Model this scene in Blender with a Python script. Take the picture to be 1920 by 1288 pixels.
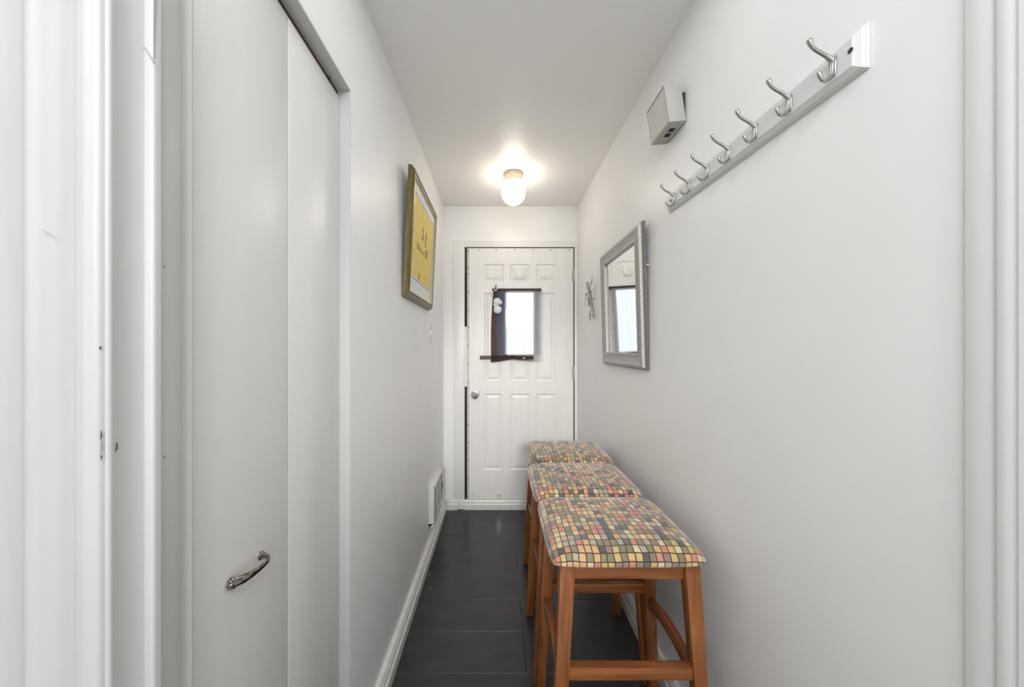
import bpy, bmesh, math, random
from mathutils import Vector, Matrix
random.seed(7)
for o in list(bpy.data.objects): bpy.data.objects.remove(o)
S = bpy.context.scene
COL = S.collection
PI = math.pi
F = 620.0                       # focal length in pixels of the 1920 frame
CH = 1.30                       # camera height
XL, XR, YF, ZC = -0.44, 0.642, 2.67, 2.441

# ---------------------------------------------------------------- camera, world, light, exposure
cd = bpy.data.cameras.new('camera'); cam = bpy.data.objects.new('camera', cd); COL.objects.link(cam)
cam.location = (0, 0, CH); cam.rotation_euler = (PI/2, 0, 0)
cd.sensor_width = 36; cd.sensor_fit = 'HORIZONTAL'; cd.lens = 36*F/1920
cd.shift_x = 26/1920; cd.shift_y = 8/1920; cd.clip_start = 0.02
S.camera = cam
W = bpy.data.worlds.new('sky'); S.world = W; W.use_nodes = True
bg = W.node_tree.nodes['Background']; bg.inputs[0].default_value = (0.80, 0.88, 1.0, 1); bg.inputs[1].default_value = 1.0
def area(name, loc, rot, sx, sy, power, color):
    l = bpy.data.lights.new(name, 'AREA'); l.shape = 'RECTANGLE'; l.size = sx; l.size_y = sy
    l.energy = power; l.color = color
    o = bpy.data.objects.new(name, l); COL.objects.link(o); o.location = loc; o.rotation_euler = rot
    return o
area('back_wall_fill', (0.1, -2.50, 1.20), (PI/2, 0, 0), 2.6, 2.2, 7, (0.85, 0.93, 1.0))   # added unseen cool fill near the back wall, standing in for daylight
area('room_fill', (0.1, -2.0, 2.25), (1.2, 0, 0), 1.5, 0.8, 12, (0.97, 0.99, 1.0))            # added unseen fill, tilted down the hall
def spot(name, loc, aim, power, ang, blend, radius, color):
    l = bpy.data.lights.new(name, 'SPOT'); l.energy = power; l.spot_size = math.radians(ang); l.spot_blend = blend
    l.shadow_soft_size = radius; l.color = color
    o = bpy.data.objects.new(name, l); COL.objects.link(o); o.location = loc
    o.rotation_euler = (Vector(aim)-Vector(loc)).to_track_quat('-Z', 'Y').to_euler()
spot('hall_fill_spot', (0.1, -2.2, 1.95), (0.1, 2.67, 0.75), 178, 24, 0.9, 0.25, (1.0, 0.965, 0.92))   # added unseen spot that brightens the hall and the far door
area('doorway_fill', (0.1, -0.34, 2.42), (0.42, 0, 0), 1.3, 0.8, 22, (0.95, 0.97, 0.985))        # added overhead fill before the doorway, lifts the side walls
area('hall_fill', (0.10, 0.72, 2.425), (0, 0, 0), 0.7, 0.42, 1.2, (0.97, 0.98, 1.0))       # added soft fill at the hall ceiling, out of view
GLOBE = 7.0                    # ceiling globe radiance
S.view_settings.view_transform = 'Standard'; S.view_settings.look = 'None'
S.view_settings.gamma = 1.0; S.view_settings.use_curve_mapping = False
S.view_settings.exposure = 0.74

# ---------------------------------------------------------------- materials
def srgb(r, g, b):
    f = lambda c: (c/255/12.92) if c/255 <= 0.04045 else ((c/255+0.055)/1.055)**2.4
    return (f(r), f(g), f(b), 1)
def mat(name, col, rough=0.5, metal=0.0, **kw):
    m = bpy.data.materials.new(name); m.use_nodes = True
    b = m.node_tree.nodes['Principled BSDF']
    b.inputs['Base Color'].default_value = col; b.inputs['Roughness'].default_value = rough
    b.inputs['Metallic'].default_value = metal
    for k, v in kw.items(): b.inputs[k.replace('_', ' ')].default_value = v
    return m
def nd(m, t, **kw):
    n = m.node_tree.nodes.new(t)
    for k, v in kw.items(): setattr(n, k, v)
    return n
def lk(m, a, b): m.node_tree.links.new(a, b)
def bsdf(m): return m.node_tree.nodes['Principled BSDF']
def noisy(m, c1, c2, scale=(3, 3, 3), nscale=4, detail=4, lo=0.35, hi=0.7, bump=0.0, bscale=200, coord='Object', bdist=0.001):
    tc = nd(m, 'ShaderNodeTexCoord'); mp = nd(m, 'ShaderNodeMapping'); mp.inputs['Scale'].default_value = scale
    lk(m, tc.outputs[coord], mp.inputs[0])
    n = nd(m, 'ShaderNodeTexNoise'); n.inputs['Scale'].default_value = nscale; n.inputs['Detail'].default_value = detail
    lk(m, mp.outputs[0], n.inputs[0])
    r = nd(m, 'ShaderNodeValToRGB'); r.color_ramp.elements[0].position = lo; r.color_ramp.elements[1].position = hi
    r.color_ramp.elements[0].color = c1; r.color_ramp.elements[1].color = c2
    lk(m, n.outputs[0], r.inputs[0]); lk(m, r.outputs[0], bsdf(m).inputs['Base Color'])
    if bump:
        n2 = nd(m, 'ShaderNodeTexNoise'); n2.inputs['Scale'].default_value = bscale; lk(m, mp.outputs[0], n2.inputs[0])
        bp = nd(m, 'ShaderNodeBump'); bp.inputs['Strength'].default_value = bump; bp.inputs['Distance'].default_value = bdist
        lk(m, n2.outputs[0], bp.inputs['Height']); lk(m, bp.outputs[0], bsdf(m).inputs['Normal'])
    return m
def grey(v, w=0.0): return (v*(1+w), v, v*(1-w), 1)

M = {}
M['wall'] = noisy(mat('wall_paint', grey(.8), 0.38), (.892,.89,.884,1), (.912,.91,.906,1), nscale=2.2, bump=0.12, bscale=14)
M['ceil'] = noisy(mat('ceiling_paint', grey(.8), 0.36), (.925,.915,.90,1), (.935,.925,.912,1), nscale=1.5, bump=0.08, bscale=10)
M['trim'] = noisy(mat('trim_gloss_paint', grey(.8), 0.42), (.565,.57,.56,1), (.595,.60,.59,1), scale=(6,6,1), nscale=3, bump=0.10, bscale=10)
M['rail'] = mat('rail_paint', (.74,.745,.74,1), 0.40)
M['jamb'] = mat('jamb_toned_paint', (.60,.60,.585,1), 0.4)  # darker liner colour on the closet jamb, offsetting the spot's brightness
M['trim_right'] = mat('frame_paint_lifted', (.86,.865,.86,1), 0.42)  # brighter copy of the trim paint, making up for weaker light at right
M['closet'] = noisy(mat('closet_door_paint', grey(.7), 0.34), (.76,.76,.745,1), (.785,.785,.77,1), scale=(2,9,.3), nscale=2, bump=0.08, bscale=5)
M['door'] = noisy(mat('entry_door_paint', grey(.8), 0.33), (.85,.835,.81,1), (.88,.865,.84,1), scale=(8,8,1), nscale=3, bump=0.05, bscale=30)
M['fardoor_trim'] = mat('door_casing_paint', (.86,.85,.825,1), 0.35)
M['base'] = noisy(mat('baseboard_paint', grey(.8), 0.35), (.68,.66,.62,1), (.80,.79,.77,1), scale=(6,6,20), nscale=4, lo=.3, hi=.55)
M['floor'] = noisy(mat('charcoal_vinyl', grey(.04), 0.31), (.026,.023,.022,1), (.040,.037,.038,1), scale=(1,3,1), nscale=5, bump=0.35, bscale=60, coord='Object', bdist=.002)
M['pale_floor'] = noisy(mat('pale_bounce_floor', grey(.5), 0.4), (.74,.71,.66,1), (.80,.78,.74,1), scale=(1,9,1), nscale=3)  # unseen near-room floor, made pale to bounce light up into the hall
M['seam'] = mat('floor_substrate', grey(.02), 0.8)
M['dark'] = mat('dark_gap', (.012,.010,.009,1), 0.7)
M['brown_gap'] = mat('brown_weather_strip', (.09,.055,.035,1), 0.7)
M['chip'] = mat('paint_chip_brown', (.16,.12,.08,1), 0.8)
M['scuff'] = mat('scuff_and_gap_grey', (.40,.395,.38,1), 0.6)
M['chrome'] = mat('polished_nickel', (.44,.43,.41,1), 0.20, 1.0)
M['nickel'] = mat('satin_nickel', (.62,.60,.56,1), 0.24, 1.0)
M['darkchrome'] = noisy(mat('antique_pewter', grey(.4), 0.14, 1.0), (.14,.12,.10,1), (.46,.42,.39,1), nscale=60)
M['screw'] = mat('dark_screw', (.07,.065,.06,1), 0.5, 0.6)
M['steelstrip'] = mat('steel_edge_strip', (.66,.65,.63,1), 0.45)
M['plastic'] = mat('white_plastic', (.80,.79,.77,1), 0.35)
M['chime'] = mat('putty_plastic', (.47,.45,.42,1), 0.5)
M['chime_back'] = mat('chime_grille_shadow', (.50,.485,.45,1), .6)
M['chime_grille'] = mat('chime_grille_plastic', (.86,.84,.79,1), 0.5)
M['canopy'] = mat('cream_enamel', (.52,.45,.34,1), 0.4)
M['vent'] = noisy(mat('register_paint', grey(.8), .4), (.72,.71,.66,1), (.80,.79,.76,1), nscale=12)
M['ventdark'] = mat('register_gap', (.20,.19,.11,1), 0.8)
M['mat_board'] = mat('white_mat_board', (.82,.82,.82,1), 0.6)
M['bevel'] = mat('mat_bevel_grey', (.36,.36,.37,1), 0.6)
M['poster'] = noisy(mat('yellow_print', grey(.5), .45), (.80,.59,.09,1), (.84,.65,.14,1), nscale=6)
M['ink'] = mat('brown_ink', (.23,.16,.03,1), 0.6)
M['ink_pale'] = mat('pale_olive_ink', (.34,.25,.05,1), 0.6)
M['gold'] = noisy(mat('olive_gold_frame', grey(.3), .34, .45), (.10,.082,.028,1), (.19,.155,.062,1), scale=(40,40,4), nscale=3, bump=.2, bscale=60)
M['gold_lip'] = mat('pale_gold_lip', (.50,.42,.26,1), .3, .55)
M['silver'] = noisy(mat('brushed_silver_frame', grey(.4), .52, .6), (.40,.38,.36,1), (.60,.58,.56,1), scale=(5,5,5), nscale=40, bump=.2, bscale=90)
M['silver_dark'] = mat('dark_silver_edge', (.20,.185,.17,1), .4, .7)
M['mirror'] = mat('mirror_glass', (.90,.90,.89,1), 0.015, 1.0)
M['pewter'] = mat('pewter_strips', (.40,.39,.37,1), 0.38, .85)
M['rod'] = mat('dark_brown_rod', (.045,.028,.024,1), 0.45)
M['rod_end'] = mat('brown_rod', (.13,.085,.065,1), 0.45)
M['ceramic'] = mat('frosted_white_ceramic', (.78,.79,.77,1), 0.3)
M['marks'] = mat('pencil_marks', (.30,.29,.27,1), 0.8)
M['speck'] = mat('pale_floor_speck', (.5,.47,.40,1), 0.8)

# globe
m = bpy.data.materials.new('opal_glass_lit'); m.use_nodes = True; b = bsdf(m)
b.inputs['Base Color'].default_value = (.9,.9,.88,1); b.inputs['Emission Color'].default_value = (1,.90,.76,1)
b.inputs['Emission Strength'].default_value = GLOBE; M['globe'] = m
# window pane: thin clear glass
m = bpy.data.materials.new('window_glass'); m.use_nodes = True; nt = m.node_tree; nt.nodes.clear()
out = nt.nodes.new('ShaderNodeOutputMaterial'); mx = nt.nodes.new('ShaderNodeMixShader'); mx.inputs[0].default_value = .03
t = nt.nodes.new('ShaderNodeBsdfTransparent'); g = nt.nodes.new('ShaderNodeBsdfGlossy'); g.inputs['Roughness'].default_value = .03
nt.links.new(t.outputs[0], mx.inputs[1]); nt.links.new(g.outputs[0], mx.inputs[2]); nt.links.new(mx.outputs[0], out.inputs[0]); M['glass'] = m
# sheer curtain: opacity set across the cloth; the right-hand fade imitates overexposed glare
def sheer(name, col, stops, trans=(.75,.75,.85,1)):
    m = bpy.data.materials.new(name); m.use_nodes = True; nt = m.node_tree; nt.nodes.clear()
    out = nt.nodes.new('ShaderNodeOutputMaterial'); mx = nt.nodes.new('ShaderNodeMixShader')
    tr = nt.nodes.new('ShaderNodeBsdfTransparent'); add = nt.nodes.new('ShaderNodeMixShader'); add.inputs[0].default_value = .35
    d = nt.nodes.new('ShaderNodeBsdfDiffuse'); d.inputs[0].default_value = col
    tl = nt.nodes.new('ShaderNodeBsdfTranslucent'); tl.inputs[0].default_value = col
    nt.links.new(d.outputs[0], add.inputs[1]); nt.links.new(tl.outputs[0], add.inputs[2])
    tc = nt.nodes.new('ShaderNodeTexCoord'); sx = nt.nodes.new('ShaderNodeSeparateXYZ'); nt.links.new(tc.outputs['Object'], sx.inputs[0])
    mr = nt.nodes.new('ShaderNodeMapRange'); mr.inputs['From Min'].default_value = 0; mr.inputs['From Max'].default_value = .42
    nt.links.new(sx.outputs[0], mr.inputs[0])
    r = nt.nodes.new('ShaderNodeValToRGB'); cr = r.color_ramp
    while len(cr.elements) < len(stops): cr.elements.new(.5)
    for e, (p, v) in zip(cr.elements, stops): e.position = p/.42; e.color = (v, v, v, 1)
    nt.links.new(mr.outputs[0], r.inputs[0])
    wv = nt.nodes.new('ShaderNodeTexNoise'); wv.inputs['Scale'].default_value = 1.0
    mp = nt.nodes.new('ShaderNodeMapping'); mp.inputs['Scale'].default_value = (70, 1, 2); nt.links.new(tc.outputs['Object'], mp.inputs[0]); nt.links.new(mp.outputs[0], wv.inputs[0])
    mm = nt.nodes.new('ShaderNodeMath'); mm.operation = 'MULTIPLY_ADD'; mm.inputs[1].default_value = 1.2; mm.inputs[2].default_value = .42
    nt.links.new(wv.outputs[0], mm.inputs[0])
    m2 = nt.nodes.new('ShaderNodeMath'); m2.operation = 'MULTIPLY'; m2.use_clamp = True
    nt.links.new(mm.outputs[0], m2.inputs[0]); nt.links.new(r.outputs[0], m2.inputs[1])
    nt.links.new(m2.outputs[0], mx.inputs[0]); nt.links.new(tr.outputs[0], mx.inputs[1]); nt.links.new(add.outputs[0], mx.inputs[2])
    nt.links.new(mx.outputs[0], out.inputs[0]); return m
M['sheer'] = sheer('sheer_curtain', (.17,.17,.225,1), [(0,1),(.085,.96),(.115,.75),(.135,.25),(.33,.25),(.37,.45),(.42,.08)])
M['hem'] = sheer('brown_curtain_hem', (.075,.048,.047,1), [(0,1),(.10,1),(.20,.85),(.30,.55),(.42,.05)])
M['hem_side'] = mat('brown_curtain_side', (.085,.052,.050,1), .8)

# wood
def wood(name, axis):
    m = mat(name, grey(.3), 0.33); sc = [26, 26, 26]; sc[axis] = 1.6
    tc = nd(m, 'ShaderNodeTexCoord'); oi = nd(m, 'ShaderNodeObjectInfo')
    va = nd(m, 'ShaderNodeVectorMath', operation='ADD'); lk(m, tc.outputs['Object'], va.inputs[0]); lk(m, oi.outputs['Location'], va.inputs[1])
    mp = nd(m, 'ShaderNodeMapping'); mp.inputs['Scale'].default_value = sc; lk(m, va.outputs[0], mp.inputs[0])
    n = nd(m, 'ShaderNodeTexNoise'); n.inputs['Scale'].default_value = 2.2; n.inputs['Detail'].default_value = 6; n.inputs['Distortion'].default_value = .6
    lk(m, mp.outputs[0], n.inputs[0])
    r = nd(m, 'ShaderNodeValToRGB'); cr = r.color_ramp
    cr.elements[0].position = .28; cr.elements[0].color = (.150,.046,.013,1)
    cr.elements[1].position = .72; cr.elements[1].color = (.38,.140,.040,1)
    e = cr.elements.new(.5); e.color = (.265,.088,.024,1)
    lk(m, n.outputs[0], r.inputs[0]); lk(m, r.outputs[0], bsdf(m).inputs['Base Color'])
    bp = nd(m, 'ShaderNodeBump'); bp.inputs['Strength'].default_value = .08; bp.inputs['Distance'].default_value = .001
    lk(m, n.outputs[0], bp.inputs['Height']); lk(m, bp.outputs[0], bsdf(m).inputs['Normal'])
    return m
M['wood_x'] = wood('honey_maple_x', 0); M['wood_y'] = wood('honey_maple_y', 1); M['wood_z'] = wood('honey_maple_z', 2)

# mosaic upholstery
def mosaic():
    m = mat('mosaic_chenille', grey(.4), 0.85, 0, Sheen_Weight=.55, Sheen_Roughness=.45)
    bsdf(m).inputs['Specular IOR Level'].default_value = .15
    uv = nd(m, 'ShaderNodeUVMap'); uv.uv_map = 'UVMap'
    dn = nd(m, 'ShaderNodeTexNoise'); dn.inputs['Scale'].default_value = 22; dn.inputs['Detail'].default_value = 1; lk(m, uv.outputs[0], dn.inputs[0])
    s1 = nd(m, 'ShaderNodeVectorMath', operation='SUBTRACT'); s1.inputs[1].default_value = (.5,.5,.5); lk(m, dn.outputs['Color'], s1.inputs[0])
    s2 = nd(m, 'ShaderNodeVectorMath', operation='MULTIPLY'); s2.inputs[1].default_value = (.0085, .0085, 0); lk(m, s1.outputs[0], s2.inputs[0])
    ad = nd(m, 'ShaderNodeVectorMath', operation='ADD'); lk(m, uv.outputs[0], ad.inputs[0]); lk(m, s2.outputs[0], ad.inputs[1])
    dv = nd(m, 'ShaderNodeVectorMath', operation='DIVIDE'); dv.inputs[1].default_value = (.0193,.0225,1); lk(m, ad.outputs[0], dv.inputs[0])
    fl = nd(m, 'ShaderNodeVectorMath', operation='FLOOR'); lk(m, dv.outputs[0], fl.inputs[0])
    fr = nd(m, 'ShaderNodeVectorMath', operation='FRACTION'); lk(m, dv.outputs[0], fr.inputs[0])
    oi = nd(m, 'ShaderNodeObjectInfo')
    wl = nd(m, 'ShaderNodeVectorMath', operation='MULTIPLY'); wl.inputs[1].default_value = (0, 0, 0); lk(m, oi.outputs['Location'], wl.inputs[0])
    a2 = nd(m, 'ShaderNodeVectorMath', operation='ADD'); lk(m, fl.outputs[0], a2.inputs[0]); a2.inputs[1].default_value = (.5, .5, .5)
    # cell value: mix of per-cell noise and a column-wise noise
    sep = nd(m, 'ShaderNodeSeparateXYZ'); lk(m, oi.outputs['Location'], sep.inputs[0])
    wn = nd(m, 'ShaderNodeTexWhiteNoise', noise_dimensions='4D'); lk(m, a2.outputs[0], wn.inputs['Vector']); lk(m, sep.outputs[1], wn.inputs['W'])
    cs = nd(m, 'ShaderNodeVectorMath', operation='MULTIPLY'); cs.inputs[1].default_value = (.55, .13, 1); lk(m, a2.outputs[0], cs.inputs[0])
    cf = nd(m, 'ShaderNodeVectorMath', operation='ADD'); lk(m, cs.outputs[0], cf.inputs[0]); lk(m, oi.outputs['Location'], cf.inputs[1])
    cn = nd(m, 'ShaderNodeTexNoise'); cn.inputs['Scale'].default_value = 1.0; cn.inputs['Detail'].default_value = 0; lk(m, cf.outputs[0], cn.inputs[0])
    pick = nd(m, 'ShaderNodeMath', operation='GREATER_THAN'); pick.inputs[1].default_value = .58
    wc = nd(m, 'ShaderNodeSeparateColor'); lk(m, wn.outputs['Color'], wc.inputs[0]); lk(m, wc.outputs[1], pick.inputs[0])
    mr = nd(m, 'ShaderNodeMapRange'); mr.inputs['From Min'].default_value = .3; mr.inputs['From Max'].default_value = .7; lk(m, cn.outputs[0], mr.inputs[0])
    mixv = nd(m, 'ShaderNodeMix'); lk(m, pick.outputs[0], mixv.inputs[0]); lk(m, wn.outputs[0], mixv.inputs[2]); lk(m, mr.outputs[0], mixv.inputs[3])
    r = nd(m, 'ShaderNodeValToRGB'); cr = r.color_ramp; cr.interpolation = 'CONSTANT'
    pal = [(0,(84,86,82)),(.045,(140,132,98)),(.19,(202,172,110)),(.31,(216,196,156)),(.43,(204,136,108)),(.53,(150,124,114)),
           (.62,(212,168,120)),(.72,(134,124,94)),(.80,(200,130,118)),(.88,(176,164,146)),(.965,(108,98,96))]
    while len(cr.elements) < len(pal): cr.elements.new(.5)
    for e, (p, c) in zip(cr.elements, pal): e.position = p; e.color = srgb(*c)
    lk(m, mixv.outputs[0], r.inputs[0])
    # lines
    fx = nd(m, 'ShaderNodeSeparateXYZ'); lk(m, fr.outputs[0], fx.inputs[0])
    def edge(o, w):
        a = nd(m, 'ShaderNodeMath', operation='SUBTRACT'); a.inputs[1].default_value = .5; lk(m, o, a.inputs[0])
        b_ = nd(m, 'ShaderNodeMath', operation='ABSOLUTE'); lk(m, a.outputs[0], b_.inputs[0])
        c = nd(m, 'ShaderNodeMapRange', interpolation_type='SMOOTHSTEP'); c.inputs['From Min'].default_value = w; c.inputs['From Max'].default_value = w+.05; lk(m, b_.outputs[0], c.inputs[0]); return c.outputs[0]
    mxn = nd(m, 'ShaderNodeMath', operation='MAXIMUM'); lk(m, edge(fx.outputs[0], .40), mxn.inputs[0]); lk(m, edge(fx.outputs[1], .41), mxn.inputs[1])
    mul = nd(m, 'ShaderNodeMath', operation='MULTIPLY'); mul.inputs[1].default_value = .97; lk(m, mxn.outputs[0], mul.inputs[0])
    fz = nd(m, 'ShaderNodeTexNoise'); fz.inputs['Scale'].default_value = 420; lk(m, uv.outputs[0], fz.inputs[0])
    mc = nd(m, 'ShaderNodeMix', data_type='RGBA'); lk(m, mul.outputs[0], mc.inputs[0]); lk(m, r.outputs[0], mc.inputs[6]); mc.inputs[7].default_value = (.035,.022,.018,1)
    m3 = nd(m, 'ShaderNodeMix', data_type='RGBA', blend_type='MULTIPLY'); m3.inputs[0].default_value = .30; lk(m, mc.outputs[2], m3.inputs[6]); lk(m, fz.outputs[0], m3.inputs[7])
    g = nd(m, 'ShaderNodeBrightContrast'); g.inputs['Bright'].default_value = .02; lk(m, m3.outputs[2], g.inputs[0])
    lk(m, g.outputs[0], bsdf(m).inputs['Base Color'])
    inv = nd(m, 'ShaderNodeMath', operation='SUBTRACT'); inv.inputs[0].default_value = 1; lk(m, mxn.outputs[0], inv.inputs[1])
    mf = nd(m, 'ShaderNodeMath', operation='MULTIPLY_ADD'); mf.inputs[1].default_value = .3; lk(m, fz.outputs[0], mf.inputs[0]); lk(m, inv.outputs[0], mf.inputs[2])
    bp = nd(m, 'ShaderNodeBump'); bp.inputs['Strength'].default_value = .6; bp.inputs['Distance'].default_value = .0015
    lk(m, mf.outputs[0], bp.inputs['Height']); lk(m, bp.outputs[0], bsdf(m).inputs['Normal'])
    return m
M['mosaic'] = mosaic()

# ---------------------------------------------------------------- mesh helpers
class MB:
    def __init__(s): s.v = []; s.f = []; s.uv = None
    def add(s, vs, fs):
        k = len(s.v); s.v += [tuple(v) for v in vs]; s.f += [tuple(i+k for i in f) for f in fs]; return s
    def box(s, x0, x1, y0, y1, z0, z1):
        return s.add([(x0,y0,z0),(x1,y0,z0),(x1,y1,z0),(x0,y1,z0),(x0,y0,z1),(x1,y0,z1),(x1,y1,z1),(x0,y1,z1)],
                     [(0,3,2,1),(4,5,6,7),(0,1,5,4),(1,2,6,5),(2,3,7,6),(3,0,4,7)])
    def prism(s, poly, axis, a0, a1):
        """closed polygon (2-D) extruded along axis 0/1/2 from a0 to a1"""
        n = len(poly)
        def p(q, a):
            if axis == 0: return (a, q[0], q[1])
            if axis == 1: return (q[0], a, q[1])
            return (q[0], q[1], a)
        return s.add([p(q, a0) for q in poly]+[p(q, a1) for q in poly],
                     [tuple(range(n))[::-1], tuple(range(n, 2*n))]+[(i, (i+1)%n, (i+1)%n+n, i+n) for i in range(n)])
    def tube(s, pts, rad, n=10, flat=None):
        pts = [Vector(p) for p in pts]
        if not hasattr(rad, '__len__'): rad = [rad]*len(pts)
        rings = []; up = Vector((0.13, 0.31, 1)).normalized(); N = len(pts); prev = None
        for i, p in enumerate(pts):
            d = (pts[min(i+1, N-1)]-pts[max(i-1, 0)]).normalized()
            a = prev if prev is not None else (up if abs(d.dot(up)) < .9 else Vector((1,0,0)))
            a = (a-d*a.dot(d)).normalized(); prev = a; b = d.cross(a)
            k = (1, 1) if flat is None else flat
            rings.append([p+a*math.cos(t)*rad[i]*k[0]+b*math.sin(t)*rad[i]*k[1] for t in [2*PI*j/n for j in range(n)]])
        vs = [v for r in rings for v in r]
        fs = [(i*n+j, i*n+(j+1)%n, (i+1)*n+(j+1)%n, (i+1)*n+j) for i in range(N-1) for j in range(n)]
        fs += [tuple(range(n))[::-1], tuple(range((N-1)*n, N*n))]
        return s.add(vs, fs)
    def lathe(s, prof, c, axis=2, n=32):
        """prof: (radius, height) list"""
        vs = []
        for r, h in prof:
            for j in range(n):
                t = 2*PI*j/n; a, b = r*math.cos(t), r*math.sin(t)
                vs.append({2:(c[0]+a, c[1]+b, c[2]+h), 1:(c[0]+a, c[1]+h, c[2]+b), 0:(c[0]+h, c[1]+a, c[2]+b)}[axis])
        N = len(prof)
        fs = [(i*n+j, i*n+(j+1)%n, (i+1)*n+(j+1)%n, (i+1)*n+j) for i in range(N-1) for j in range(n)]
        fs += [tuple(range(n))[::-1], tuple(range((N-1)*n, N*n))]
        return s.add(vs, fs)
    def bar(s, p, q, w, h, k=1.0):
        """tapered-free square bar between points, axes kept world aligned (sheared box)"""
        vs = []
        for c, w, h in ((p, w*k, h*k), (q, w, h)):
            for dx, dy in ((-1,-1),(1,-1),(1,1),(-1,1)): vs.append((c[0]+dx*w/2, c[1]+dy*h/2, c[2]))
        return s.add(vs, [(0,3,2,1),(4,5,6,7),(0,1,5,4),(1,2,6,5),(2,3,7,6),(3,0,4,7)])
    def mapv(s, fn): s.v = [tuple(fn(v)) for v in s.v]; return s

def smooth(o, ang=35):
    me = o.data
    for p in me.polygons: p.use_smooth = True
    try: me.set_sharp_from_angle(angle=math.radians(ang))
    except Exception: pass
def part(name, mb, m, parent=None, sm=False, bev=0.0, ang=35, origin=None, segs=2):
    base = Vector(origin) if origin is not None else (Vector(parent['_w']) if parent is not None and '_w' in parent else Vector((0,0,0)))
    me = bpy.data.meshes.new(name); me.from_pydata([tuple(Vector(v)-base) for v in mb.v], [], mb.f)
    bm = bmesh.new(); bm.from_mesh(me); bmesh.ops.recalc_face_normals(bm, faces=bm.faces)
    if bev:
        es = [e for e in bm.edges if len(e.link_faces) == 2 and e.calc_face_angle(0) > .6]
        bmesh.ops.bevel(bm, geom=es, offset=bev, segments=segs, affect='EDGES', profile=.5, clamp_overlap=True)
    bm.to_mesh(me); bm.free()
    o = bpy.data.objects.new(name, me); COL.objects.link(o); me.materials.append(M[m] if isinstance(m, str) else m)
    if sm or bev: smooth(o, ang)
    o['_w'] = tuple(base)
    if parent is not None:
        o.parent = parent; o.location = base-Vector(parent['_w'])
    else: o.location = base
    return o
def thing(name, label, cat, loc, group=None, kind=None):
    o = bpy.data.objects.new(name, None); COL.objects.link(o); o.location = loc; o['_w'] = tuple(loc)
    o.empty_display_size = .05
    if kind: o['kind'] = kind
    if label: o['label'] = label; o['category'] = cat
    if group: o['group'] = group
    return o
def struct(name, mb, m, label, cat, **kw):
    o = part(name, mb, m, None, **kw); o['kind'] = 'structure'; o['label'] = label; o['category'] = cat; return o
def dup(root, loc, label):
    r = root.copy(); COL.objects.link(r); r.location = loc; r['label'] = label; r['_w'] = tuple(loc)
    for ch in list(root.children):
        c = ch.copy(); COL.objects.link(c); c.parent = r
        for g in ch.children:
            d = g.copy(); COL.objects.link(d); d.parent = c
    return r
def PX(px, X): return X*F/(px-934)            # distance along the hall of a point on the plane X seen at column px
def ZP(py, Y): return CH+(652-py)*Y/F         # height of a point at distance Y seen at row py
def FX(px, Y=YF): return (px-934)*Y/F

# ---------------------------------------------------------------- shell
# floor with planks
fl = struct('floor', MB().box(-2.7, 2.9, -2.7, YF+.02, -.06, -.004), 'seam', 'dark charcoal vinyl floor of the narrow hall', 'floor')
ROW = .194; yb = 1.321-ROW*5
rows = [yb+ROW*i for i in range(0, 14)]
k = 0
for i, y0 in enumerate(rows):
    y1 = min(y0+ROW, YF-.002)
    if y1-y0 < .02: continue
    js = [XL+.003, (.112 if i in (6, 5, 8, 11) else (-.20 if i % 3 == 0 else .42)), XR-.003]
    for a, b_ in zip(js[:-1], js[1:]):
        g = .0004
        part('plank', MB().box(a+g, b_-g, y0+g, y1-g, -.004, .0+.0004*((i*7+k) % 3)), 'floor', fl, bev=.0008, segs=1, origin=((a+b_)/2+.37*k, (y0+y1)/2, 0) if False else None); k += 1
part('slab', MB().box(-2.7, XL+.002, -2.7, yb, -.004, 0).box(XL+.003, XR-.003, -2.7, yb, -.004, 0).box(XR-.002, 2.9, -2.7, yb, -.004, 0), 'pale_floor', fl)
for (px, py, r) in [(848,959,.006),(843,959,.003),(805,1077,.004),(807,1103,.004),(893,979,.004),(912,981,.004),(948,1029,.003),(868,958,.003),(1208,1206,.003),(1190,1260,.003)]:
    Y = CH*F/(py-652); X = (px-934)*Y/F
    part('fleck', MB().lathe([(r, 0), (r*.8, .0015)], (X, Y, .0005), n=7), 'speck', fl)

struct('ceiling', MB().box(-2.7, 2.9, -2.7, YF+.1, ZC, ZC+.08), 'ceil', 'smooth off-white painted ceiling above the hall', 'ceiling')
CY0, CY1, CZ = .4745, .988, 2.068
wl = MB().box(-.56, XL, CY1, YF+.1, 0, ZC).box(-.56, XL, .456, CY1, CZ, ZC)
struct('wall_left', wl, 'wall', 'off-white hall wall with the closet, framed print and vent', 'wall')
struct('wall_right', MB().box(XR, XR+.1, .45, YF+.1, 0, ZC), 'wall', 'off-white hall wall with the hook rail and mirror', 'wall')
DX0, DX1, DZ0, DZ1 = -.25, .607, .081, 2.104
struct('wall_far', MB().box(XL, -.275, YF, YF+.09, 0, ZC).box(-.275, .618, YF, YF+.09, 2.118, ZC).box(.618, XR, YF, YF+.09, 0, ZC), 'wall', 'narrow end wall around the white entry door', 'wall')
# closet interior coloured near-black, so the gap above the leaves reads as shade
ci = MB().box(-1.1, -1.08, .40, 1.06, 0, ZC).box(-1.1, -.56, .40, .42, 0, ZC).box(-1.1, -.56, 1.04, 1.06, 0, ZC)
struct('wall_closet', ci, 'dark', 'inside of the closet behind the folding doors, coloured black as shade', 'wall')
struct('trim_11', MB().box(-.478, XL-.0005, CY1-.004, CY1, 0, CZ).box(-.4795, XL-.0005, .4755, CY1-.004, CZ-.004, CZ), 'jamb', 'white painted jamb and head of the closet opening', 'door frame')
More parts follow.
